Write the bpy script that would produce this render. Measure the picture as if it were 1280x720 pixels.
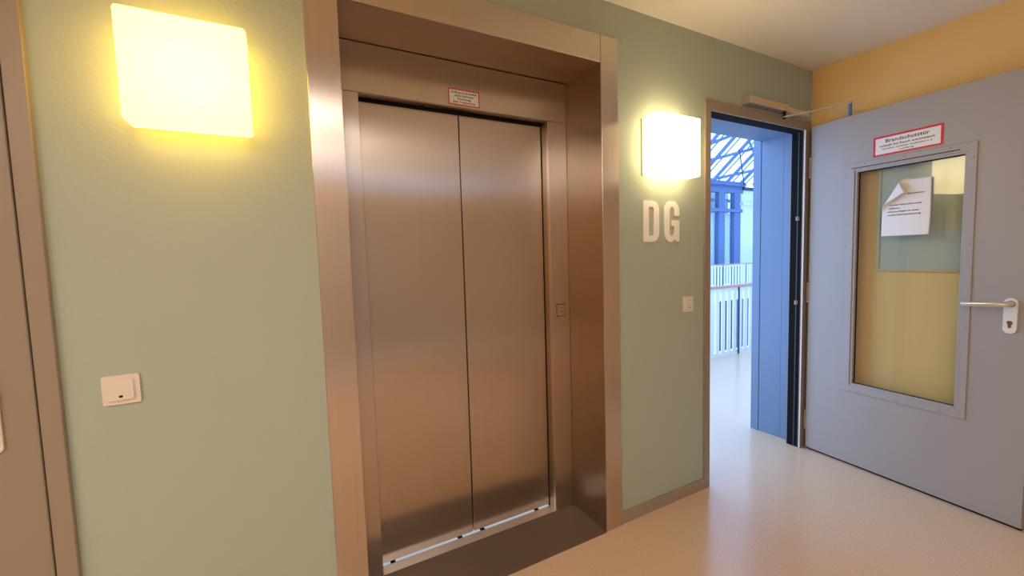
import bpy, bmesh, math, random
from mathutils import Vector, Matrix
random.seed(4)
S = bpy.context.scene
COL = S.collection
for o in list(bpy.data.objects): bpy.data.objects.remove(o)

# ------------------------------------------------------------------ camera
cam = bpy.data.cameras.new('camera'); cam.sensor_width = 36; cam.lens = 15.035; cam.clip_start = .02
co = bpy.data.objects.new('camera', cam); COL.objects.link(co)
R3 = Matrix(((0.87537, 0.06004, -0.47972), (-0.48259, 0.04917, -0.87446), (-0.02892, 0.99698, 0.07201)))
M4 = R3.to_4x4(); M4.translation = Vector((-0.23497, -1.5, 1.29902)); co.matrix_world = M4
S.camera = co

# ------------------------------------------------------------------ sky
W = bpy.data.worlds.new('sky'); S.world = W; W.use_nodes = True
SKY_COL, SKY_STR = (.41, .66, 1.12), 2.8
wn = W.node_tree; bg = wn.nodes['Background']
bg.inputs[0].default_value = (*SKY_COL, 1); bg.inputs[1].default_value = SKY_STR

# ------------------------------------------------------------------ exposure
S.view_settings.view_transform = 'Standard'; S.view_settings.look = 'None'
S.view_settings.gamma = 1; S.view_settings.use_curve_mapping = False
S.view_settings.exposure = 0.33
LAMP_LEFT = ((1.0, .60, .098), 6.6)      # warm glass cube beside the lift
LAMP_RIGHT = ((1.0, .78, .40), 9.5)     # whiter glass cube beside the fire door
FILL_LAMP = ((1.0, .91, .82), 10.5)      # fill light from the added, unseen ceiling luminaires
CABIN = ((.8, .88, 1.0), .42)

# ------------------------------------------------------------------ materials
def nt(name):
    m = bpy.data.materials.new(name); m.use_nodes = True
    return m, m.node_tree.nodes, m.node_tree.links, m.node_tree.nodes['Principled BSDF']
def mat(name, col, rough=.5, metal=0, noise=0, nscale=8, bump=0, bscale=120, coat=0, spec=.5):
    m, n, l, b = nt(name)
    b.inputs['Base Color'].default_value = (*col, 1); b.inputs['Roughness'].default_value = rough
    b.inputs['Metallic'].default_value = metal; b.inputs['Coat Weight'].default_value = coat
    b.inputs['Specular IOR Level'].default_value = spec
    tc = n.new('ShaderNodeTexCoord')
    if noise:
        t = n.new('ShaderNodeTexNoise'); t.inputs['Scale'].default_value = nscale; t.inputs['Detail'].default_value = 4
        l.new(tc.outputs['Object'], t.inputs['Vector'])
        x = n.new('ShaderNodeMix'); x.data_type = 'RGBA'
        x.inputs['A'].default_value = (*[c*(1-noise) for c in col], 1)
        x.inputs['B'].default_value = (*[min(1, c*(1+noise)) for c in col], 1)
        l.new(t.outputs['Fac'], x.inputs['Factor']); l.new(x.outputs['Result'], b.inputs['Base Color'])
    if bump:
        t2 = n.new('ShaderNodeTexNoise'); t2.inputs['Scale'].default_value = bscale; t2.inputs['Detail'].default_value = 3
        l.new(tc.outputs['Object'], t2.inputs['Vector'])
        bp = n.new('ShaderNodeBump'); bp.inputs['Strength'].default_value = bump; bp.inputs['Distance'].default_value = .004
        l.new(t2.outputs['Fac'], bp.inputs['Height']); l.new(bp.outputs['Normal'], b.inputs['Normal'])
    return m
def steel(name, col, rough, aniso=.95, rot=0.0):
    m, n, l, b = nt(name)
    b.inputs['Metallic'].default_value = 1; b.inputs['Anisotropic'].default_value = aniso
    b.inputs['Anisotropic Rotation'].default_value = rot
    tc = n.new('ShaderNodeTexCoord'); mp = n.new('ShaderNodeMapping')
    mp.inputs['Scale'].default_value = (260, 260, 1.2)
    l.new(tc.outputs['Object'], mp.inputs['Vector'])
    t = n.new('ShaderNodeTexNoise'); t.inputs['Scale'].default_value = 1.0; t.inputs['Detail'].default_value = 3
    l.new(mp.outputs['Vector'], t.inputs['Vector'])
    x = n.new('ShaderNodeMix'); x.data_type = 'RGBA'
    x.inputs['A'].default_value = (*[c*.93 for c in col], 1); x.inputs['B'].default_value = (*[c*1.05 for c in col], 1)
    l.new(t.outputs['Fac'], x.inputs['Factor']); l.new(x.outputs['Result'], b.inputs['Base Color'])
    t3 = n.new('ShaderNodeTexNoise'); t3.inputs['Scale'].default_value = 2.2; l.new(tc.outputs['Object'], t3.inputs['Vector'])
    mr = n.new('ShaderNodeMapRange'); mr.inputs['To Min'].default_value = rough*.97; mr.inputs['To Max'].default_value = rough*1.03
    l.new(t3.outputs['Fac'], mr.inputs['Value']); l.new(mr.outputs['Result'], b.inputs['Roughness'])
    tg = n.new('ShaderNodeTangent'); tg.direction_type = 'RADIAL'; tg.axis = 'Z'
    l.new(tg.outputs['Tangent'], b.inputs['Tangent'])
    return m
def emis(name, col, s):
    m = bpy.data.materials.new(name); m.use_nodes = True; n = m.node_tree.nodes; n.clear()
    e = n.new('ShaderNodeEmission'); e.inputs[0].default_value = (*col, 1); e.inputs[1].default_value = s
    o = n.new('ShaderNodeOutputMaterial'); m.node_tree.links.new(e.outputs[0], o.inputs[0]); return m
def lampglass(name, col, s):
    # opal glass lit from inside: glows a little more where the bulb sits behind the face
    m = bpy.data.materials.new(name); m.use_nodes = True; n = m.node_tree.nodes; l = m.node_tree.links; n.clear()
    e = n.new('ShaderNodeEmission'); e.inputs[0].default_value = (*col, 1)
    tc = n.new('ShaderNodeTexCoord'); vd = n.new('ShaderNodeVectorMath'); vd.operation = 'DISTANCE'
    vd.inputs[1].default_value = (.01, -.02, 0)
    l.new(tc.outputs['Object'], vd.inputs[0])
    mr = n.new('ShaderNodeMapRange'); mr.inputs['From Min'].default_value = .09; mr.inputs['From Max'].default_value = .19
    mr.inputs['To Min'].default_value = s*1.02; mr.inputs['To Max'].default_value = s*.82
    l.new(vd.outputs['Value'], mr.inputs['Value']); l.new(mr.outputs['Result'], e.inputs[1])
    g = n.new('ShaderNodeBsdfGlossy'); g.inputs['Roughness'].default_value = .5
    g.inputs['Color'].default_value = (.04, .04, .04, 1)
    ad = n.new('ShaderNodeAddShader'); l.new(e.outputs[0], ad.inputs[0]); l.new(g.outputs[0], ad.inputs[1])
    o = n.new('ShaderNodeOutputMaterial'); l.new(ad.outputs[0], o.inputs[0]); return m
def glass(name, tint=(1, 1, 1), rough=0.0):
    m = bpy.data.materials.new(name); m.use_nodes = True; n = m.node_tree.nodes; l = m.node_tree.links; n.clear()
    t = n.new('ShaderNodeBsdfTransparent'); t.inputs[0].default_value = (*tint, 1)
    g = n.new('ShaderNodeBsdfGlossy'); g.inputs['Roughness'].default_value = rough
    f = n.new('ShaderNodeFresnel'); ge = n.new('ShaderNodeNewGeometry')     # thin sheet: same reflectance from both sides
    mr = n.new('ShaderNodeMapRange'); mr.inputs['To Min'].default_value = 1.5; mr.inputs['To Max'].default_value = 1/1.5
    l.new(ge.outputs['Backfacing'], mr.inputs['Value']); l.new(mr.outputs['Result'], f.inputs['IOR'])
    x = n.new('ShaderNodeMixShader'); l.new(f.outputs[0], x.inputs[0]); l.new(t.outputs[0], x.inputs[1]); l.new(g.outputs[0], x.inputs[2])
    o = n.new('ShaderNodeOutputMaterial'); l.new(x.outputs[0], o.inputs[0]); return m

M_GREEN = mat('sage_plaster', (.42, .48, .405), .75, noise=.03, nscale=3, bump=.25, bscale=90)
M_YELLOW = mat('ochre_plaster', (.84, .59, .25), .75, noise=.03, nscale=3, bump=.2, bscale=90)
M_PALE = mat('pale_reflector', (.55, .53, .53), .6)
M_CEIL = mat('white_ceiling', (.80, .76, .70), .9, noise=.02, bump=.1)
M_TAUPE = mat('taupe_paint', (.31, .25, .20), .42, noise=.02)
M_BASE = mat('baseboard_vinyl', (.34, .27, .22), .5)
M_LEAF = mat('grey_blue_paint', (.385, .36, .35), .42, noise=.03, nscale=2, bump=.06, bscale=60)
M_LINING = mat('grey_lining', (.16, .235, .37), .4, noise=.02)
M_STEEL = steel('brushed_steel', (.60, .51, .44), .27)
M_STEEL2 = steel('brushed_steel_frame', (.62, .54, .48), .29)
M_STEEL_SHADE = steel('brushed_steel_shaded', (.44, .35, .27), .30)  # same steel as the doors, with the recess shade darkened into its colour
M_PLATE = mat('worn_steel_plate', (.20, .15, .125), .42, .55, noise=.1, nscale=6)
M_ALU = mat('pale_aluminium', (.75, .72, .70), .35, 1)
M_CHROME = mat('satin_aluminium', (.84, .83, .82), .28, .85)
M_BLACK = mat('black_rubber', (.010, .009, .010), .9, spec=.15)
M_DARK = mat('dark_void', (.01, .009, .008), .9)
M_WHITE = mat('white_plastic', (.76, .69, .62), .35)
M_WHITEM = mat('white_enamel', (.80, .80, .80), .4)
M_RED = mat('red_print', (.62, .015, .03), .4)
M_SIGN = mat('white_sign', (.85, .82, .78), .4)
M_INK = mat('black_ink', (.03, .02, .02), .5)
M_PAPER = mat('paper', (.86, .82, .80), .8, noise=.02)
M_LETTER = mat('white_letter', (.95, .92, .88), .5)
M_BOARD = mat('grey_green_board', (.50, .54, .48), .35)
M_BOARDE = mat('board_edge', (.55, .50, .34), .5)
M_GLASS = glass('clear_glass', (.96, .98, .96))
M_SKYGLASS = glass('roof_glass', (.95, .98, 1))
M_BRASS = mat('cylinder_metal', (.45, .36, .28), .3, 1)
M_ATWHITE = mat('atrium_white', (.80, .84, .88), .6)
M_ATSTEEL = mat('atrium_blue_grey_steel', (.13, .20, .38), .45)
M_ATDARK = mat('atrium_dark', (.04, .05, .08), .5)
M_RAILWOOD = mat('handrail_wood', (.58, .32, .22), .45, noise=.08, nscale=20)
M_BLIND = mat('pale_blind', (.82, .93, .95), .6)
M_LAMP1 = lampglass('opal_glass_warm', *LAMP_LEFT)
M_LAMP2 = lampglass('opal_glass_white', *LAMP_RIGHT)
M_FILL = emis('fill_diffuser', *FILL_LAMP)
M_CABIN = emis('cabin_light', *CABIN)

# speckled glossy linoleum
m, n, l, b = nt('speckled_linoleum'); M_FLOOR = m
tc = n.new('ShaderNodeTexCoord')
t = n.new('ShaderNodeTexNoise'); t.inputs['Scale'].default_value = 160; t.inputs['Detail'].default_value = 2
l.new(tc.outputs['Object'], t.inputs['Vector'])
cr = n.new('ShaderNodeValToRGB')
cr.color_ramp.elements[0].position = .36; cr.color_ramp.elements[0].color = (.65, .455, .30, 1)
cr.color_ramp.elements[1].position = .6; cr.color_ramp.elements[1].color = (.73, .525, .36, 1)
l.new(t.outputs['Fac'], cr.inputs[0]); l.new(cr.outputs[0], b.inputs['Base Color'])
t2 = n.new('ShaderNodeTexNoise'); t2.inputs['Scale'].default_value = 5; l.new(tc.outputs['Object'], t2.inputs['Vector'])
mr = n.new('ShaderNodeMapRange'); mr.inputs['To Min'].default_value = .19; mr.inputs['To Max'].default_value = .21
l.new(t2.outputs['Fac'], mr.inputs['Value']); l.new(mr.outputs['Result'], b.inputs['Roughness'])
b.inputs['Specular IOR Level'].default_value = .6
# ------------------------------------------------------------------ helpers
def box(bm, x0, x1, y0, y1, z0, z1):
    v = [bm.verts.new((x, y, z)) for x in (x0, x1) for y in (y0, y1) for z in (z0, z1)]
    for f in ((0, 1, 3, 2), (4, 6, 7, 5), (0, 4, 5, 1), (2, 3, 7, 6), (0, 2, 6, 4), (1, 5, 7, 3)):
        bm.faces.new([v[i] for i in f])
    return bm
def B(*a): return box(bmesh.new(), *a)
def bev(bm, w, seg=2):
    bmesh.ops.recalc_face_normals(bm, faces=bm.faces)
    bmesh.ops.bevel(bm, geom=list(bm.edges), offset=w, segments=seg, profile=.5, affect='EDGES', clamp_overlap=True)
    return bm
def ring(bm, o, i, y0, y1):
    """rectangular ring in the xz plane, o/i = (x0,x1,z0,z1), from y0 to y1"""
    def rect(r, y): return [bm.verts.new((x, y, z)) for x, z in ((r[0], r[2]), (r[1], r[2]), (r[1], r[3]), (r[0], r[3]))]
    a, b_, c, d = rect(o, y0), rect(i, y0), rect(o, y1), rect(i, y1)
    for k in range(4):
        j = (k+1) % 4
        bm.faces.new((a[k], a[j], b_[j], b_[k])); bm.faces.new((c[k], d[k], d[j], c[j]))
        bm.faces.new((a[k], c[k], c[j], a[j])); bm.faces.new((b_[k], b_[j], d[j], d[k]))
    return bm
def rrect(bm, x0, x1, z0, z1, y0, y1, r, seg=5):
    """rounded rectangle plate in the xz plane"""
    pts = []
    for cx, cz, a0 in ((x1-r, z1-r, 0), (x0+r, z1-r, 90), (x0+r, z0+r, 180), (x1-r, z0+r, 270)):
        for k in range(seg+1):
            a = math.radians(a0+90*k/seg); pts.append((cx+r*math.cos(a), cz+r*math.sin(a)))
    f = [bm.verts.new((x, y0, z)) for x, z in pts]; g = [bm.verts.new((x, y1, z)) for x, z in pts]
    bm.faces.new(f); bm.faces.new(g[::-1])
    for k in range(len(pts)):
        j = (k+1) % len(pts); bm.faces.new((f[k], g[k], g[j], f[j]))
    return bm
def tube(bm, p, r, seg=12):
    """round bar along a list of points"""
    rings = []; P = [Vector(q) for q in p]
    for k, q in enumerate(P):
        d = (P[min(k+1, len(P)-1)]-P[max(k-1, 0)]).normalized()
        u = d.cross(Vector((0, 0, 1)))
        if u.length < 1e-3: u = d.cross(Vector((0, 1, 0)))
        u.normalize(); w = d.cross(u)
        rings.append([bm.verts.new(q+r*(math.cos(a)*u+math.sin(a)*w)) for a in [2*math.pi*i/seg for i in range(seg)]])
    for a, c in zip(rings, rings[1:]):
        for i in range(seg): bm.faces.new((a[i], a[(i+1) % seg], c[(i+1) % seg], c[i]))
    bm.faces.new(rings[0][::-1]); bm.faces.new(rings[-1])
    return bm
def bar(bm, p, q, w, h, up=(0, 0, 1)):
    """rectangular bar from p to q, w across, h along up"""
    p, q = Vector(p), Vector(q); d = (q-p).normalized(); up = Vector(up)
    s = d.cross(up).normalized(); u = s.cross(d)
    v = [bm.verts.new(c+s*w/2*i+u*h/2*j) for c in (p, q) for i, j in ((-1, -1), (1, -1), (1, 1), (-1, 1))]
    for f in ((3, 2, 1, 0), (4, 5, 6, 7), (0, 1, 5, 4), (1, 2, 6, 5), (2, 3, 7, 6), (3, 0, 4, 7)):
        bm.faces.new([v[i] for i in f])
    return bm
def obj(name, bm, m, parent=None, at=None, smooth=False):
    """link a bmesh as one object; at = world point that becomes the origin"""
    bmesh.ops.recalc_face_normals(bm, faces=bm.faces)
    if at is not None: bmesh.ops.translate(bm, verts=bm.verts, vec=-Vector(at))
    me = bpy.data.meshes.new(name); bm.to_mesh(me); bm.free(); me.materials.append(m)
    if smooth:
        for p in me.polygons: p.use_smooth = True
        try: me.set_sharp_from_angle(angle=math.radians(40))
        except Exception: pass
    o = bpy.data.objects.new(name, me); COL.objects.link(o)
    if parent: o.parent = parent
    elif at is not None: o.location = at
    return o
def tag(o, label, cat, group=None, kind=None):
    if label: o['label'] = label
    if cat: o['category'] = cat
    if group: o['group'] = group
    if kind: o['kind'] = kind
    return o
def thing(name, label, cat, loc=(0, 0, 0), rz=0, group=None):
    o = bpy.data.objects.new(name, None); COL.objects.link(o); o.location = loc; o.rotation_euler = (0, 0, rz)
    o.empty_display_size = .1
    return tag(o, label, cat, group)
def struct(name, bm, m, label=None):
    o = obj(name, bm, m)
    o['kind'] = 'structure'
    if label: o['label'] = label
    return o
def structroot(name, loc=(0, 0, 0), rz=0, label=None):
    o = bpy.data.objects.new(name, None); COL.objects.link(o); o.location = loc; o.rotation_euler = (0, 0, rz)
    o['kind'] = 'structure'
    if label: o['label'] = label
    return o
class Part:
    """adds parts given in world coordinates under a thing standing at loc"""
    def __init__(s, root): s.r = root
    def __call__(s, name, bm, m, parent=None, smooth=False, label=None, kind=None):
        o = obj(name, bm, m, parent or s.r, at=s.r.location, smooth=smooth)
        if label: o['label'] = label
        if kind: o['kind'] = kind
        return o
def text_bm(s, height, width=None, depth=.0004, bold=0.0):
    """a line of lettering as a mesh in the xz plane, centred on x, baseline at z=0, cap height = height"""
    cu = bpy.data.curves.new('line', 'FONT'); cu.body = s; cu.align_x = 'CENTER'; cu.extrude = .0; cu.offset = bold
    cu.resolution_u = 3
    o = bpy.data.objects.new('line', cu); COL.objects.link(o)
    dg = bpy.context.evaluated_depsgraph_get(); dg.update()
    me = bpy.data.meshes.new_from_object(o.evaluated_get(dg))
    bm = bmesh.new(); bm.from_mesh(me)
    bpy.data.objects.remove(o); bpy.data.curves.remove(cu); bpy.data.meshes.remove(me)
    k = height/.7
    w = max(v.co.x for v in bm.verts)-min(v.co.x for v in bm.verts)
    kx = width/w if width else k
    for v in bm.verts: v.co = Vector((v.co.x*kx, 0, v.co.y*k))
    r = bmesh.ops.extrude_face_region(bm, geom=list(bm.faces))
    vs = [e for e in r['geom'] if isinstance(e, bmesh.types.BMVert)]
    bmesh.ops.translate(bm, verts=vs, vec=(0, -depth, 0))
    return bm
def merge(dst, src, off):
    bmesh.ops.translate(src, verts=src.verts, vec=off)
    me = bpy.data.meshes.new('tmp'); src.to_mesh(me); src.free(); dst.from_mesh(me); bpy.data.meshes.remove(me)
    return dst

# ------------------------------------------------------------------ dimensions
XC, ZC = 2.776, 2.405                       # right wall, ceiling
XL, YF = -4.6, -3.6                         # left end of the hall, wall opposite
L0, L1, L2, L3 = -.1166, -.0183, 1.0489, 1.1456
LT, LH, EF = 2.2458, 2.13, .018
RY = .243                                   # back of the lift recess
O0, O1, OH, PY, SEAM = .0772, .9407, 1.942, .302, .5087
F0, F1, FT = 1.7495, 2.7441, 2.0854         # fire door frame
G0, G1, GT = 1.791, 2.6937, 2.0317
WT = .30                                    # wall thickness

# ------------------------------------------------------------------ shell
bm = bmesh.new()
box(bm, XL-.2, XC+.2, YF-.2, 0, -.2, 0); box(bm, XL-.2, XC+.2, 0, .10, -.2, 0)
struct('floor', bm, M_FLOOR, 'speckled beige linoleum floor of the lift lobby')
struct('ceiling', B(XL-.2, XC+.2, YF-.2, WT, ZC, ZC+.2), M_CEIL, 'white ceiling')
bm = bmesh.new()
DL0, DL1, DLT = -1.70, -.755, 2.08          # opening of the left door
for a in ((XL, DL0, 0, WT, 0, ZC), (DL0, DL1, 0, WT, DLT, ZC), (DL1, L1-.012, 0, WT, 0, ZC), (L1-.012, L2+.012, 0, WT, LH+.012, ZC),
          (L2+.012, G0-.03, 0, WT, 0, ZC), (G0-.03, G1+.06, 0, WT, GT+.03, ZC), (G1+.06, XC, 0, WT, 0, ZC)):
    box(bm, *a)
struct('wall_back', bm, M_GREEN, 'sage green plaster wall with the lift')
bm = bmesh.new()
for a in ((-.3, 1.3, .376, .5, -.2, 2.6), (-.3, -.03, WT, .376, -.2, 2.6), (1.061, 1.3, WT, .376, -.2, 2.6), (-.03, 1.061, WT, .376, 2.143, 2.6), (-.3, 1.3, .10, .376, -.25, -.02), (-1.9, -.6, WT, WT+.05, -.2, 2.5)):
    box(bm, *a)
struct('leak_blocker', bm, M_DARK, 'unseen dark backing added behind the lift and the left door against light leaks')  # added to keep sky light from leaking in past lift and door
struct('wall_right', B(XC, XC+.2, YF-.2, WT, 0, ZC), M_YELLOW, 'ochre yellow plaster wall behind the open fire door')
struct('wall_left', B(XL-.2, XL, YF-.2, WT, 0, ZC), M_YELLOW)
# wall opposite, with an unseen high window added for cool light and steel reflections
WX0, WX1, WZ0, WZ1 = -.6, 2.6, 2.25, 2.39
bm = bmesh.new()
for a in ((XL, WX0, YF-.2, YF, 0, ZC), (WX1, XC, YF-.2, YF, 0, ZC), (WX0, WX1, YF-.2, YF, 0, WZ0), (WX0, WX1, YF-.2, YF, WZ1, ZC)): box(bm, *a)
struct('wall_front', bm, M_YELLOW)
struct('reflection_panel', B(-.8, XC-.02, YF-.001, YF+.02, .06, 1.95), M_PALE, 'unseen pale grey panel added opposite the lift for the steel reflections')  # added out of view, gives the lift steel a pale area to reflect
struct('reflection_block', B(-1.0, XC-.02, YF-.001, YF+.30, 0, .12), M_WHITEM, 'unseen white low block added opposite the lift for the steel reflections')  # added out of view for a bright band in the steel doors
w1 = structroot('added_window', ((WX0+WX1)/2, YF-.1, WZ0)); P = Part(w1)
P('window_frame', ring(bmesh.new(), (WX0, WX1, WZ0, WZ1), (WX0+.06, WX1-.06, WZ0+.03, WZ1-.02), YF-.14, YF-.08), M_WHITEM)
nw = 4; ww = (WX1-WX0-.12)/nw
for k in range(1, nw): P('mullion', B(WX0+.06+k*ww-.03, WX0+.06+k*ww+.03, YF-.14, YF-.08, WZ0+.03, WZ1-.02), M_WHITEM)
for k in range(nw): P('pane', B(WX0+.06+k*ww+.03*(k > 0), WX0+.06+(k+1)*ww-.03*(k < nw-1), YF-.113, YF-.107, WZ0+.03, WZ1-.02), M_GLASS)

# baseboards
struct('baseboard_back', B(L3, F0, -.012, 0, 0, .058), M_BASE, 'taupe baseboard between lift and fire door')
struct('baseboard_left', B(-.7325, L0, -.012, 0, 0, .058), M_BASE, 'taupe baseboard left of the lift')
struct('baseboard_right', B(XC-.012, XC, YF, -.012, 0, .058), M_BASE)

# ------------------------------------------------------------------ lift
lift = thing('elevator', 'brushed steel lift entrance with two closed sliding doors in the sage green wall', 'elevator', ((L0+L3)/2, 0, 0)); P = Part(lift)
P('frame_jamb', bev(B(L0, L1, -EF, -.0125, 0, LT), .0012, 1), M_STEEL2)
P('frame_jamb', bev(B(L2, L3, -EF, -.0125, 0, LT), .0012, 1), M_STEEL2)
P('frame_return', B(L0+.0005, L1-.009, -.0125, .01, 0, LT-.0005), M_STEEL2)
P('frame_return', B(L2+.009, L3-.0005, -.0125, .01, 0, LT-.0005), M_STEEL2)
P('frame_return', B(L1-.009, L2+.009, -.0125, .01, LH+.009, LT-.0005), M_STEEL2)
P('frame_head', bev(B(L1+.0015, L2-.0015, -EF, -.0125, LH, LT), .0012, 1), M_STEEL2)
P('reveal_panel', B(L1-.008, L1, -.012, RY+.02, 0, LH+.004), M_STEEL_SHADE)
P('reveal_panel', B(L2, L2+.008, -.012, RY+.02, 0, LH+.004), M_STEEL_SHADE)
P('soffit_panel', B(L1, L2, -.012, RY+.02, LH, LH+.008), M_STEEL_SHADE)
P('transom_panel', bev(B(L1+.001, L2-.001, RY, RY+.02, OH+.0015, LH-.002), .001, 1), M_STEEL2)
P('transom_return', B(O0, O1, RY+.02, PY+.004, OH+.0015, OH+.02), M_STEEL_SHADE)
for x0, x1 in ((L1+.001, O0), (O1, L2-.001)):
    P('side_panel', bev(B(x0, x1, RY, RY+.02, 0, OH), .001, 1), M_STEEL2)
P('side_return', B(O0-.012, O0, RY+.02, PY+.004, 0, OH), M_STEEL_SHADE)
P('side_return', B(O1, O1+.012, RY+.02, PY+.004, 0, OH), M_STEEL_SHADE)
for x0, x1 in ((O0, O0+.0008), (O1-.004, O1)): P('side_seal', B(x0, x1, PY-.001, PY+.03, .002, OH-.01), M_BLACK)
P('header_seal', B(O0, O1, PY-.006, PY+.002, OH-.010, OH+.0015), M_BLACK)
for x0, x1 in ((O0+.001, SEAM-.0025), (SEAM+.0025, O1-.004)):
    P('sliding_door', bev(B(x0, x1, PY, PY+.03, .010, OH-.012), .0015, 1), M_STEEL)
P('door_sill', B(O0-.001, O1, RY-.001, PY-.006, -.01, .004), M_ALU)
sg = P('sill_groove', B(O0, O1, PY-.005, PY+.05, -.012, -.0005), M_CABIN, label='bright slit of cabin light under the lift doors')
for x in (.13, .44, .555, .86):
    P('guide_shoe', B(x-.010, x+.010, PY-.005, PY+.02, 0, .006), M_BLACK)
P('threshold_plate', B(L1, L2, -.02, RY-.001, -.01, .003), M_PLATE)
P('shaft_lining', B(O0-.05, O1+.05, PY+.055, PY+.07, -.01, OH+.1), M_DARK)
cb = P('call_button_plate', bev(B(.972, 1.017, RY-.004, RY, 1.001, 1.057), .0015, 1), M_STEEL2)
bm = ring(bmesh.new(), (.969, 1.020, .998, 1.060), (.972, 1.017, 1.001, 1.057), RY-.0015, RY)
P('call_button_rim', bm, M_DARK, cb)
bm = bmesh.new()
for dx, dz in ((-.009, .010), (.009, .010), (0, -.006)):
    rrect(bm, .9945+dx-.0055, .9945+dx+.0055, 1.029+dz-.0055, 1.029+dz+.0055, RY-.0052, RY-.003, .004, 3)
P('call_button', bm, M_BASE, cb)
sc = bmesh.new(); tube(sc, ((.345, PY-.012, OH-.004), (.345, PY-.012, OH+.004)), .006, 8)
P('screw', sc, M_DARK)

# sign above the lift doors
def sign(name, label, loc, rz, w, h, lines, border, dark=False):
    """red bordered white plate, local x along the sign, lying in the xz plane, facing -y"""
    r = thing(name, label, 'sign', loc, rz)
    obj('plate', B(-w/2, w/2, -.0014, 0, 0, h), M_SIGN, r)
    obj('red_border', ring(bmesh.new(), (-w/2, w/2, 0, h), (-w/2+border, w/2-border, border, h-border), -.0020, -.0012), M_RED, r)
    for s, z, ch, wd, bold in lines: obj('text_line', merge(bmesh.new(), text_bm(s, ch, wd, .0004, bold), (0, -.0014, z)), M_INK, r)
    return r
sign('warning_sign', 'small white red-bordered notice above the lift doors', (.5135, RY, 1.951), 0, .1425, .0665,
     [('Aufzug im Brandfall', .0487, .0088, .118, .012), ('nicht benutzen', .0358, .0088, .088, .012),
      ('Fluchtweg', .0228, .0088, .060, .012), ('über Treppenhaus', .0098, .0088, .104, .012)], .0042)

# ------------------------------------------------------------------ wall lamps
def wall_lamp(label, x0, z0, x1, z1, yf, m, pl):
    cx, cz = (x0+x1)/2, (z0+z1)/2
    r = thing('wall_lamp', label, 'lamp', (cx, 0, cz), 0); P = Part(r)
    P('mounting_plate', bev(B(x0-pl, x1-.006, -.007, 0, z0+.006, z1-.012), .002, 1), M_WHITEM)
    bm = bev(B(x0, x1, -yf, -.008, z0, z1), .010, 4)
    P('glass_shade', bm, m, smooth=True)
    return r
wall_lamp('glowing opal glass cube lamp left of the lift, the warmer yellow one', -.548, 1.668, -.270, 1.942, .098, M_LAMP1, -.006)
wall_lamp('glowing opal glass cube lamp between lift and fire door, above the letters', 1.318, 1.662, 1.598, 1.939, .100, M_LAMP2, .014)

# unseen luminaires added behind the camera as fill light
def luminaire(x, y, where):
    r = thing('fill_luminaire', where, 'lamp', (x, y, ZC), 0, 'added square fill luminaires'); P = Part(r)
    bm = bmesh.new()
    for a in ((x-.31, x+.31, y-.31, y-.29), (x-.31, x+.31, y+.29, y+.31), (x-.31, x-.29, y-.29, y+.29), (x+.29, x+.31, y-.29, y+.29)):
        box(bm, *a, ZC-.06, ZC)
    P('housing', bm, M_WHITEM)
    P('diffuser', B(x-.29, x+.29, y-.29, y+.29, ZC-.055, ZC-.04), M_FILL)
for x, nth in ((-2.9, 'first'), (-1.6, 'second'), (-.3, 'third')):
    for y, row in ((-2.9, 'far from'), (-1.9, 'nearer')):
        luminaire(x, y, 'added square fill luminaire, %s from the left wall in the row %s the lift' % (nth, row))

# ------------------------------------------------------------------ switches
def switch(label, x0, x1, z0, z1):
    cx, cz = (x0+x1)/2, (z0+z1)/2; w, h = x1-x0, z1-z0
    r = thing('light_switch', label, 'switch', (cx, 0, cz)); P = Part(r)
    P('switch_frame', bev(rrect(bmesh.new(), x0, x1, z0, z1, -.008, 0, .006), .0012, 1), M_WHITE, smooth=True)
    P('inner_frame', rrect(bmesh.new(), cx-.0295, cx+.0295, cz-.0295, cz+.0295, -.0095, -.007, .005), M_WHITE)
    # rocker: a tilted plate whose lower half stands out
    bm = rrect(bmesh.new(), cx-.0265, cx+.0265, cz-.026, cz+.026, -.0125, -.008, .005)
    for v in bm.verts:
        if v.co.y < -.01: v.co.y -= .003*(cz+.026-v.co.z)/.052
    P('rocker', bm, M_WHITE)
    bm = rrect(bmesh.new(), cx-.0045, cx+.0045, cz-.0195, cz-.0135, -.0158, -.011, .0029)
    P('indicator_lens', bm, M_BLACK)
switch('white square light switch left of the lift, under the yellow lamp', -.6575, -.578, .9355, 1.015)
switch('white square light switch beside the fire door frame, under the letters', 1.588, 1.660, .990, 1.0698)

# ------------------------------------------------------------------ wall letters
def poly_obj(name, loops, depth, m, loc):
    cu = bpy.data.curves.new(name, 'CURVE'); cu.dimensions = '2D'; cu.fill_mode = 'BOTH'; cu.extrude = depth/2
    for lp in loops:
        sp = cu.splines.new('POLY'); sp.points.add(len(lp)-1); sp.use_cyclic_u = True
        for q, p in zip(sp.points, lp): q.co = (p[0], p[1], 0, 1)
    o = bpy.data.objects.new(name, cu); COL.objects.link(o)
    dg = bpy.context.evaluated_depsgraph_get(); dg.update()
    me = bpy.data.meshes.new_from_object(o.evaluated_get(dg))
    bpy.data.objects.remove(o); bpy.data.curves.remove(cu)
    me.name = name; me.materials.clear(); me.materials.append(m)
    for v in me.vertices: v.co = (v.co.x, -v.co.z, v.co.y)
    o = bpy.data.objects.new(name, me); COL.objects.link(o); o.location = loc
    return o
def arc(cx, cy, rx, ry, a0, a1, k=7): return [(cx+rx*math.cos(math.radians(a0+(a1-a0)*i/k)), cy+ry*math.sin(math.radians(a0+(a1-a0)*i/k))) for i in range(k+1)]
w, h, s = .106, .198, .036
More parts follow.
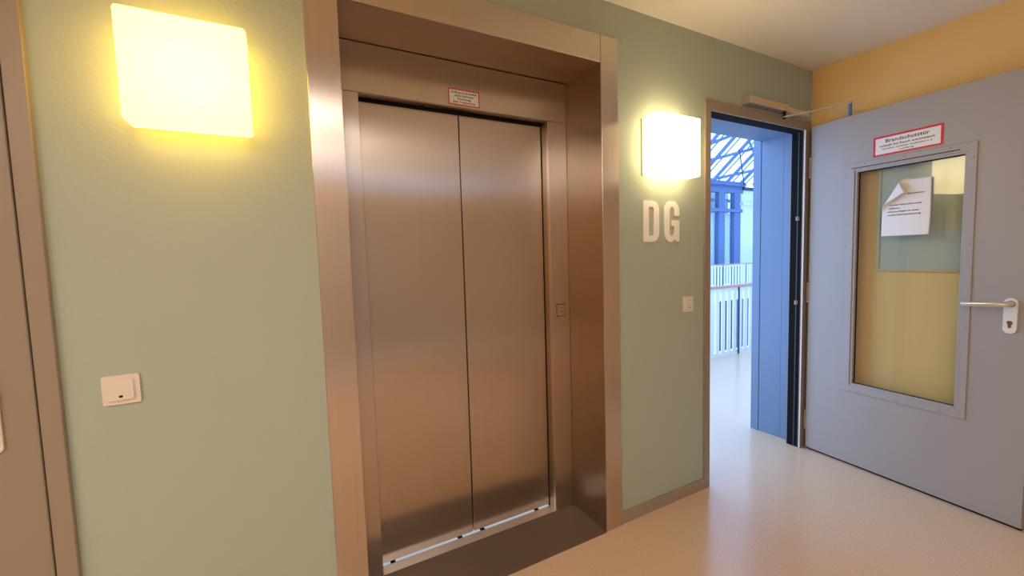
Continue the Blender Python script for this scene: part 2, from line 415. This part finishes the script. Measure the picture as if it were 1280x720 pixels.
D = [[(0, 0)]+arc(w-.045, .045, .045, .045, -90, 0)+arc(w-.045, h-.045, .045, .045, 0, 90)+[(0, h)],
     [(s, .030)]+arc(w-s-.014, .044, .014, .014, -90, 0)+arc(w-s-.014, h-.044, .014, .014, 0, 90)+[(s, h-.030)]]
G = [arc(.045, h-.045, .045, .047, 180, 90)+arc(w-.045, h-.045, .045, .047, 90, 0)+[(w, .128), (w-s, .128)]
     + arc(w/2, h-.046, w/2-s, .020, 0, 180)+arc(w/2, .046, w/2-s, .020, 180, 360)+[(w-s, .078), (w-s-.020, .078), (w-s-.020, .106), (w, .106), (w, 0), (w-.024, 0), (w-.03, .012)]
     + arc(w-.058, .045, .02, .047, -60, -90, 3)+arc(.045, .045, .045, .047, -90, -180)]
tag(poly_obj('wall_letter', D, .004, M_LETTER, (1.311, -.002, 1.353)), 'white capital letter D on the wall under the right lamp', 'letter')
tag(poly_obj('wall_letter', G, .004, M_LETTER, (1.454, -.002, 1.353)), 'white capital letter G on the wall under the right lamp', 'letter')

# ------------------------------------------------------------------ left door (closed, taupe)
d1 = structroot('door_1', (-1.23, 0, 0), 0, 'closed taupe door at the left edge'); P = Part(d1)
bm = bmesh.new()
box(bm, -.7735, -.7325, -.018, .06, 0, 2.12); box(bm, -1.722, -1.681, -.018, .06, 0, 2.12); box(bm, -1.681, -.7735, -.018, .06, 2.08, 2.12)
P('door_frame', bev(bm, .002, 1), M_TAUPE)
P('door_leaf', bev(B(-1.676, -.7785, -.012, .03, .006, 2.075), .002, 1), M_TAUPE)
P('door_seal', ring(bmesh.new(), (-1.681, -.7735, 0, 2.08), (-1.676, -.7785, .006, 2.075), .005, .03), M_BLACK)
hp = P('handle_plate', bev(rrect(bmesh.new(), -.882, -.839, .862, 1.09, -.020, -.012, .010), .0015, 1), M_WHITE)
P('lever', tube(bmesh.new(), ((-.86, -.02, 1.03), (-.86, -.055, 1.03), (-.868, -.064, 1.03), (-.885, -.068, 1.03), (-.99, -.068, 1.03)), .009), M_CHROME, hp, smooth=True)

# ------------------------------------------------------------------ fire door frame + leaf
d2 = structroot('door_2', ((F0+F1)/2, 0, 0), 0, 'taupe steel frame of the fire door with black seal'); P = Part(d2)
bm = bmesh.new()
for a in ((F0, G0, 0, FT), (G1, F1, 0, FT)): box(bm, a[0], a[1], -.012, 0, a[2], a[3])
box(bm, G0, G1, -.012, 0, GT, FT)
P('frame_face', bm, M_TAUPE)
bm = bmesh.new()
box(bm, G0-.03, G0, 0, .075, 0, GT+.03); box(bm, G1, G1+.05, 0, .075, 0, GT+.03); box(bm, G0, G1, 0, .075, GT, GT+.03)
P('frame_return', bm, M_TAUPE)
bm = bmesh.new()
box(bm, G1-.004, G1, .004, .068, .002, GT); box(bm, G0, G0+.004, .004, .068, .002, GT); box(bm, G0+.004, G1-.004, .004, .068, GT-.004, GT)
P('seal', bm, M_BLACK)
bm = bmesh.new()
box(bm, G1-.006, G1-.004, .022, .028, .002, GT)
P('seal_edge', bm, M_ATDARK)
P('edge_highlight', B(G1-.0045, G1, -.0122, -.006, .002, GT), M_WHITEM)  # white strip stands in for the highlight along the frame edge
for z in (1.49, .955):
    P('security_bolt', tube(bmesh.new(), ((G1-.014, .020, z-.012), (G1-.014, .020, z+.012)), .010), M_BASE, smooth=True)
# deep lining of the opening towards the atrium
RX0, RX1, RZ = 1.745, 2.744, 2.043
bm = bmesh.new()
P('lining', B(RX1, RX1+.03, .075, .145, 0, RZ), M_LINING); P('lining', B(RX1+.001, RX1+.03, .147, WT-.006, 0, RZ), M_LINING)
P('lining', B(RX0-.03, RX0, .075, WT, 0, RZ), M_LINING); P('lining', B(RX0, RX1, .075, WT, RZ, RZ+.03), M_LINING)
P('lining_trim', B(RX1-.002, RX1+.06, WT-.003, WT+.050, 0, 2.20), M_LINING)
P('lining_trim', B(RX0-.06, RX0+.002, WT-.003, WT+.050, 0, 2.20), M_LINING)

HX, HY, AN = 2.7234, -.0268, -.1013
ang = math.atan2(-math.cos(AN), math.sin(AN))
leaf = structroot('door_3', (HX, HY, 0), ang, 'open grey fire door leaf with a glazed window'); Q = lambda n_, b_, m_, p_=None, smooth=False: obj(n_, b_, m_, p_ or leaf, smooth=smooth)
LW, LTOP = .9536, 2.05
w0, w1_, wb, wt = .2034, .7548, .4486, 1.7755
q0, q1, qb, qt = .2608, .7114, .4987, 1.7251
Q('door_leaf', ring(bmesh.new(), (.004, LW, .012, LTOP), (w0+.015, w1_-.015, wb+.015, wt-.015), 0, .055), M_LEAF)
Q('door_edge', B(LW, LW+.004, .004, .051, .012, LTOP), M_TAUPE)
Q('bottom_seal', B(.006, LW, .004, .05, .003, .012), M_BLACK)
fr = Q('window_frame', bev(ring(bmesh.new(), (w0, w1_, wb, wt), (q0-.012, q1+.012, qb-.012, qt+.012), -.005, .012), .0012, 1), M_LEAF)
Q('glazing_bead', bev(ring(bmesh.new(), (q0-.014, q1+.014, qb-.014, qt+.014), (q0, q1, qb, qt), .001, .02), .001, 1), M_LEAF, fr)
Q('glazing_seal', ring(bmesh.new(), (q0-.006, q1+.004, qb-.004, qt+.006), (q0+.004, q1-.003, qb+.003, qt-.004), .018, .0235), M_BLACK, fr)
for s_, z_ in ((.3, 1.764), (.48, 1.764), (.66, 1.764), (.213, 1.70), (.213, 1.3), (.213, .9), (.744, 1.70), (.744, 1.3), (.744, .9), (.3, .461), (.48, .461), (.66, .461)):
    bm = tube(bmesh.new(), ((s_, -.0065, z_), (s_, -.004, z_)), .004, 8); Q('screw', bm, M_TAUPE, fr)
Q('vent_slot', B(w0+.03, w1_-.06, -.0056, -.004, wt-.030, wt-.026), M_BLACK, fr)
Q('pane', B(q0-.005, q1+.005, .024, .030, qb-.005, qt+.005), M_GLASS)
# lever handle on a white plate
pl = Q('handle_plate', bev(rrect(bmesh.new(), .865, .909, .892, 1.052, -.009, 0, .021, 8), .0015, 1), M_WHITEM)
pl['label'] = 'white oval lever plate'
Q('lever', tube(bmesh.new(), ((.888, -.008, 1.026), (.888, -.040, 1.026), (.885, -.050, 1.026), (.875, -.056, 1.0255), (.85, -.058, 1.0245), (.757, -.058, 1.0185), (.745, -.056, 1.018)), .0115, 14), M_CHROME, pl, smooth=True)
Q('lever_collar', tube(bmesh.new(), ((.888, -.0085, 1.026), (.888, -.014, 1.026)), .015, 16), M_BRASS, pl)
bm = tube(bmesh.new(), ((.887, -.0105, .941), (.887, -.006, .941)), .0095, 14); box(bm, .882, .892, -.0105, -.006, .918, .936)
Q('lock_cylinder', bm, M_BRASS, pl)
# hinges
for z in (1.80, 1.02, .19):
    hg = Q('hinge', tube(bmesh.new(), ((-.004, .004, z-.055), (-.004, .004, z+.055)), .010, 10), M_TAUPE, smooth=True)
    Q('hinge_pin', tube(bmesh.new(), ((-.004, .004, z-.064), (-.004, .004, z+.064)), .006, 8), M_ALU, hg)

# fire door notice
def onleaf(s_, z_, off=0):
    d = Vector((math.sin(AN), -math.cos(AN), 0)); nn = Vector((-math.cos(AN), -math.sin(AN), 0))
    return Vector((HX, HY, z_))+d*s_+nn*off
sign('fire_door_sign', 'white red-bordered fire door notice above the door window', onleaf(.4832, 1.7885, .0004), ang, .293, .1045,
     [('Brandschutztür', .068, .0175, .185, .012), ('schließt bei Rauch automatisch,', .0475, .0105, .235, .012),
      ('Abstellen, verkeilen, festbinden o. ä.', .0315, .0080, .215, .008), ('unzulässig', .0175, .0072, .062, .008)], .0095)

# A4 sheet, top left corner folded over
bm = bmesh.new()
NX, NZ = 28, 40; PW, PH = .208, .289
A = Vector((0, .118)); Bp = Vector((.100, PH)); dv = (Bp-A).normalized(); nv = Vector((-dv.y, dv.x))   # nv points to the folded corner
RAD = .013
def fold(x, z):
    p = Vector((x, z)); t = (p-A).dot(nv); y = -.0015-.004*(1-math.cos(x*22))*.5-.006*max(0, 1-z/.1)**2*(.4+x/PW)
    if t <= 0: return Vector((x, y, z))
    a = t/RAD; base = p-nv*t
    if a < math.pi*.93: off, hgt = RAD*math.sin(a), RAD*(1-math.cos(a))
    else:
        a1 = math.pi*.93; rest = t-RAD*a1
        off = RAD*math.sin(a1)+math.cos(a1)*rest; hgt = RAD*(1-math.cos(a1))+math.sin(a1)*rest
    q = base+nv*off
    return Vector((q.x, y-hgt, q.y))
g = [[bm.verts.new(fold(PW*i/NX, PH*j/NZ)) for i in range(NX+1)] for j in range(NZ+1)]
for j in range(NZ):
    for i in range(NX): bm.faces.new((g[j][i], g[j][i+1], g[j+1][i+1], g[j+1][i]))
r = thing('paper_notice', 'white printed paper sheet with folded corner taped on the door window', 'paper', onleaf(.378, 1.354, -.019), ang)
sh = obj('sheet', bm, M_PAPER, r, smooth=True)
so = sh.modifiers.new('thickness', 'SOLIDIFY'); so.thickness = .0003
bm = bmesh.new()
def ptext(s, x, z, ch, wd):
    t_ = text_bm(s, ch, wd, .0002, .012)
    x_ = min(v.co.x for v in t_.verts)
    for v in t_.verts:
        v.co.x += x-x_; v.co.z += z
        f_ = fold(v.co.x, v.co.z)
        v.co.y = f_.y-.0008+(v.co.y*.5)
    obj('text_line', t_, M_INK, r)
ptext('Dachfenster', .112, .214, .0080, .07)
ptext('Fenster bitte nicht mehr', .032, .161, .0085, .142)
ptext('öffnen,', .030, .143, .0085, .052)
ptext('wird bei Regen zu einer', .024, .126, .0085, .138)
ptext('totalen Überschwemmung.', .024, .108, .0085, .146)
obj('adhesive_tape', B(.085, .125, -.0022, -.0016, PH-.012, PH+.006), mat('tape', (.75, .65, .45), .3), r)

# door closer on the wall above the frame with its arm to the leaf
dc = thing('door_closer', 'grey door closer above the fire door frame with arm to the leaf', 'door closer', (2.3, 0, 2.10)); P = Part(dc)
P('body', bev(B(2.065, 2.435, -.050, 0, 2.098, 2.136), .002, 1), M_ALU)
P('slide_rail', bev(B(2.435, 2.665, -.044, 0, 2.102, 2.128), .002, 1), mat('closer_cream', (.72, .60, .42), .4))
P('pinion', tube(bmesh.new(), ((2.415, -.035, 2.058), (2.415, -.035, 2.100)), .008, 12), M_BLACK, smooth=True)
b0 = onleaf(.203, 2.13, -.02)
am = P('arm', bar(bmesh.new(), (2.405, -.035, 2.066), (b0.x, b0.y, 2.128), .020, .007), M_CHROME)
P('arm_screw', tube(bmesh.new(), ((2.545, -.115, 2.092), (2.545, -.115, 2.106)), .006, 8), M_BRASS, am)
bm = bmesh.new(); bar(bm, (b0.x, b0.y, 2.050), (b0.x, b0.y, 2.134), .018, .012, (0, 1, 0))
P('bracket', bm, M_ATSTEEL)

# board on the yellow wall seen through the door window
nb = thing('notice_board', 'grey-green board hung on the yellow wall behind the door glass', 'board', (XC, -.67, 1.16)); P = Part(nb)
P('board_panel', B(XC-.010, XC, -.965, -.375, 1.175, 1.76), M_BOARD)
bm = bmesh.new()
for a in ((-.98, -.965, 1.16, 1.775), (-.375, -.36, 1.16, 1.775), (-.965, -.375, 1.16, 1.175), (-.965, -.375, 1.76, 1.775)): box(bm, XC-.014, XC, *a)
P('board_edge', bm, M_BOARDE)

# ------------------------------------------------------------------ atrium beyond the door
AX0, AX1 = 1.2, 19.0
struct('floor_atrium', B(AX0, 9.5, .10, 1.90, -.2, -.0002), M_FLOOR, 'gallery floor beyond the fire door')
bm = bmesh.new()
for a in ((AX0, RX0-.01, 0, 8.8), (RX1+.01, AX1, 0, 8.8), (RX0-.01, RX1+.01, 2.2, 8.8)): box(bm, a[0], a[1], WT+.001, WT+.04, a[2], a[3])
struct('wall_atrium', bm, M_ATWHITE, 'white atrium side of the lobby wall')
struct('wall_end', B(AX1, AX1+.2, .3, 9, -3.2, 8), M_ATWHITE)
struct('floor_lower', B(AX0, AX1, 1.9, 9, -3.2, -3.0), M_FLOOR)

def railing(label, x0, x1, y, pitch, width, post_every, zb):
    r = thing('gallery_railing', label, 'railing', ((x0+x1)/2, y, 0)); P = Part(r)
    P('handrail', bev(B(x0, x1, y-.025, y+.025, .842, .878), .008, 2), M_RAILWOOD)
    P('bottom_rail', B(x0, x1, y-.008, y+.008, zb, zb+.03), M_WHITEM)
    P('top_rail', B(x0, x1, y-.010, y+.010, .80, .835), M_WHITEM)
    k = int((x1-x0)/pitch); proto = None; prp = None
    for i in range(k):
        x = x0+pitch*(i+.5)
        if proto is None: proto = P('baluster', B(x-width/2, x+width/2, y-.006, y+.006, zb+.03, .80), M_WHITEM); px = x
        else:
            c = proto.copy(); COL.objects.link(c); c.parent = r; c.location = (x-px, 0, 0)
        if i % post_every == 0:
            xp = x+pitch/2
            if prp is None: prp = P('post', B(xp-.006, xp+.006, y-.03, y-.012, 0, .845), M_ATDARK); pp = xp
            else:
                c = prp.copy(); COL.objects.link(c); c.parent = r; c.location = (xp-pp, 0, 0)
    return r
railing('white slatted railing with wooden handrail just beyond the fire door', 1.6, 9.2, 1.83, .111, .066, 7, .02)
railing('farther white railing across the atrium void', 8.6, 18.2, 7.3, .15, .085, 8, .02)
struct('trim_1', B(AX0, 9.5, 1.90, 1.94, -.35, .03), M_ATWHITE, 'white edge of the near gallery')
struct('floor_gallery', B(AX0, AX1, 7.2, 8.9, -.3, 0), M_ATWHITE, 'far gallery floor')

# lower storey of the far side: dark and blue panels under the gallery
lo = structroot('wall_lower', (12, 8.0, -3.0), 0, 'lower storey under the far gallery'); P = Part(lo)
for i in range(24):
    x = 7+.5*i
    P('facade_panel', B(x, x+.47, 8.0, 8.05, -3.0, -.3), (M_ATSTEEL, M_ATDARK, M_ATWHITE)[(i*7 % 5) % 3])

# far facade: mullions, transoms, panes with pale blinds behind
FY = 8.6
fa = structroot('window_2', (12, FY, 0), 0, 'glazed far side of the atrium'); P = Part(fa)
P('wall_backing', B(6, 15.18, FY+.45, FY+.5, 0, 3.75), M_ATWHITE)
P('top_beam', B(6, 15.3, FY-.06, FY+.1, 3.42, 3.66), M_ATSTEEL)
P('gutter', B(6, 15.25, FY-.22, FY+.1, 3.66, 3.80), M_ATSTEEL)
P('transom', B(6, 15.22, FY-.10, FY+.1, 2.72, 2.84), M_ATSTEEL)
xs = [14.98-.90*i for i in range(10)]
for i, x in enumerate(xs):
    P('mullion', B(x-.17, x+.17, FY-.05, FY+.12, 0, 3.42), M_ATSTEEL)
    if i < 9:
        P('pane', B(x-.73, x-.17, FY+.03, FY+.04, .05, 2.72), M_SKYGLASS); P('pane', B(x-.73, x-.17, FY+.03, FY+.04, 2.84, 3.42), M_SKYGLASS)
        bm = bmesh.new()
        for k in range(20): box(bm, x-.73, x-.17, FY+.14, FY+.15, .06+.132*k, .06+.132*k+.124)
        bl = P('blind', bm, M_BLIND); bl['kind'] = 'stuff'
        P('blind_header', B(x-.73, x-.17, FY+.14, FY+.17, 3.10, 3.22), M_ATSTEEL)
struct('wall_far', B(15.18, AX1, FY-.05, FY+.4, -.3, 3.55), M_ATWHITE, 'white wall at the right of the far glazing')
struct('trim_2', B(15.10, AX1, FY-.20, FY-.05, 2.98, 3.08), M_ATWHITE, 'ledge on the far white wall')
struct('trim_3', B(15.25, AX1, FY-.12, FY+.4, 3.55, 3.66), M_ATDARK, 'dark roof edge over the far white wall')

# glass roof
SL = .81
def rz_(y): return 3.78+SL*(8.55-y)
sk = structroot('window_3', (12, 8.55, 3.78), 0, 'sloping glass roof of the atrium'); P = Part(sk)
upn = (0, SL, 1)
YT = 3.2
rx = [15.12-.80*i for i in range(13)]+[15.92, 16.72, 17.52, 18.32]
for x in rx:
    rf = P('rafter', bar(bmesh.new(), (x, 8.55, rz_(8.55)), (x, YT, rz_(YT)), .05, .10, upn), M_ATSTEEL)
    bmc = bar(bmesh.new(), (x+.13, 8.55, rz_(8.55)-.12), (x+.13, YT, rz_(YT)-.12), .022, .03, upn)
    P('rafter_rod', bmc, M_ATSTEEL, rf)
def br(p, q): P('brace', bar(bmesh.new(), p, q, .05, .08, upn), M_ATSTEEL)
def rp(x, y, d=-.12): return (x, y, rz_(y)+d)
br(rp(11.4, 8.1), rp(15.6, 6.78)); br(rp(12.5, 8.57), rp(17.2, 7.38)); br(rp(10, 8.2), rp(14.2, 6.2))
br(rp(13.2, 7.05), rp(15.9, 8.12)); br(rp(15.0, 6.9), rp(18, 8.2)); br(rp(9, 6.6), rp(12.6, 8.3))
P('tie_rod', tube(bmesh.new(), (rp(13.16, 7.3, -.25), rp(15.26, 8.46, -.2)), .018, 6), M_ATDARK)
srt = sorted(rx)
for a, c in zip(srt, srt[1:]):
    for ya, yb in ((8.55, 6.8), (6.8, 5.0), (5.0, YT)):
        bm = bmesh.new(); xm = (a+c)/2
        bar(bm, (xm, ya, rz_(ya)+.09), (xm, yb, rz_(yb)+.09), c-a-.07, .012, upn); P('pane', bm, M_SKYGLASS)
for y in (6.8, 5.0, YT): P('purlin', B(srt[0], srt[-1], y-.04, y+.04, rz_(y)-.05, rz_(y)+.10), M_ATSTEEL)
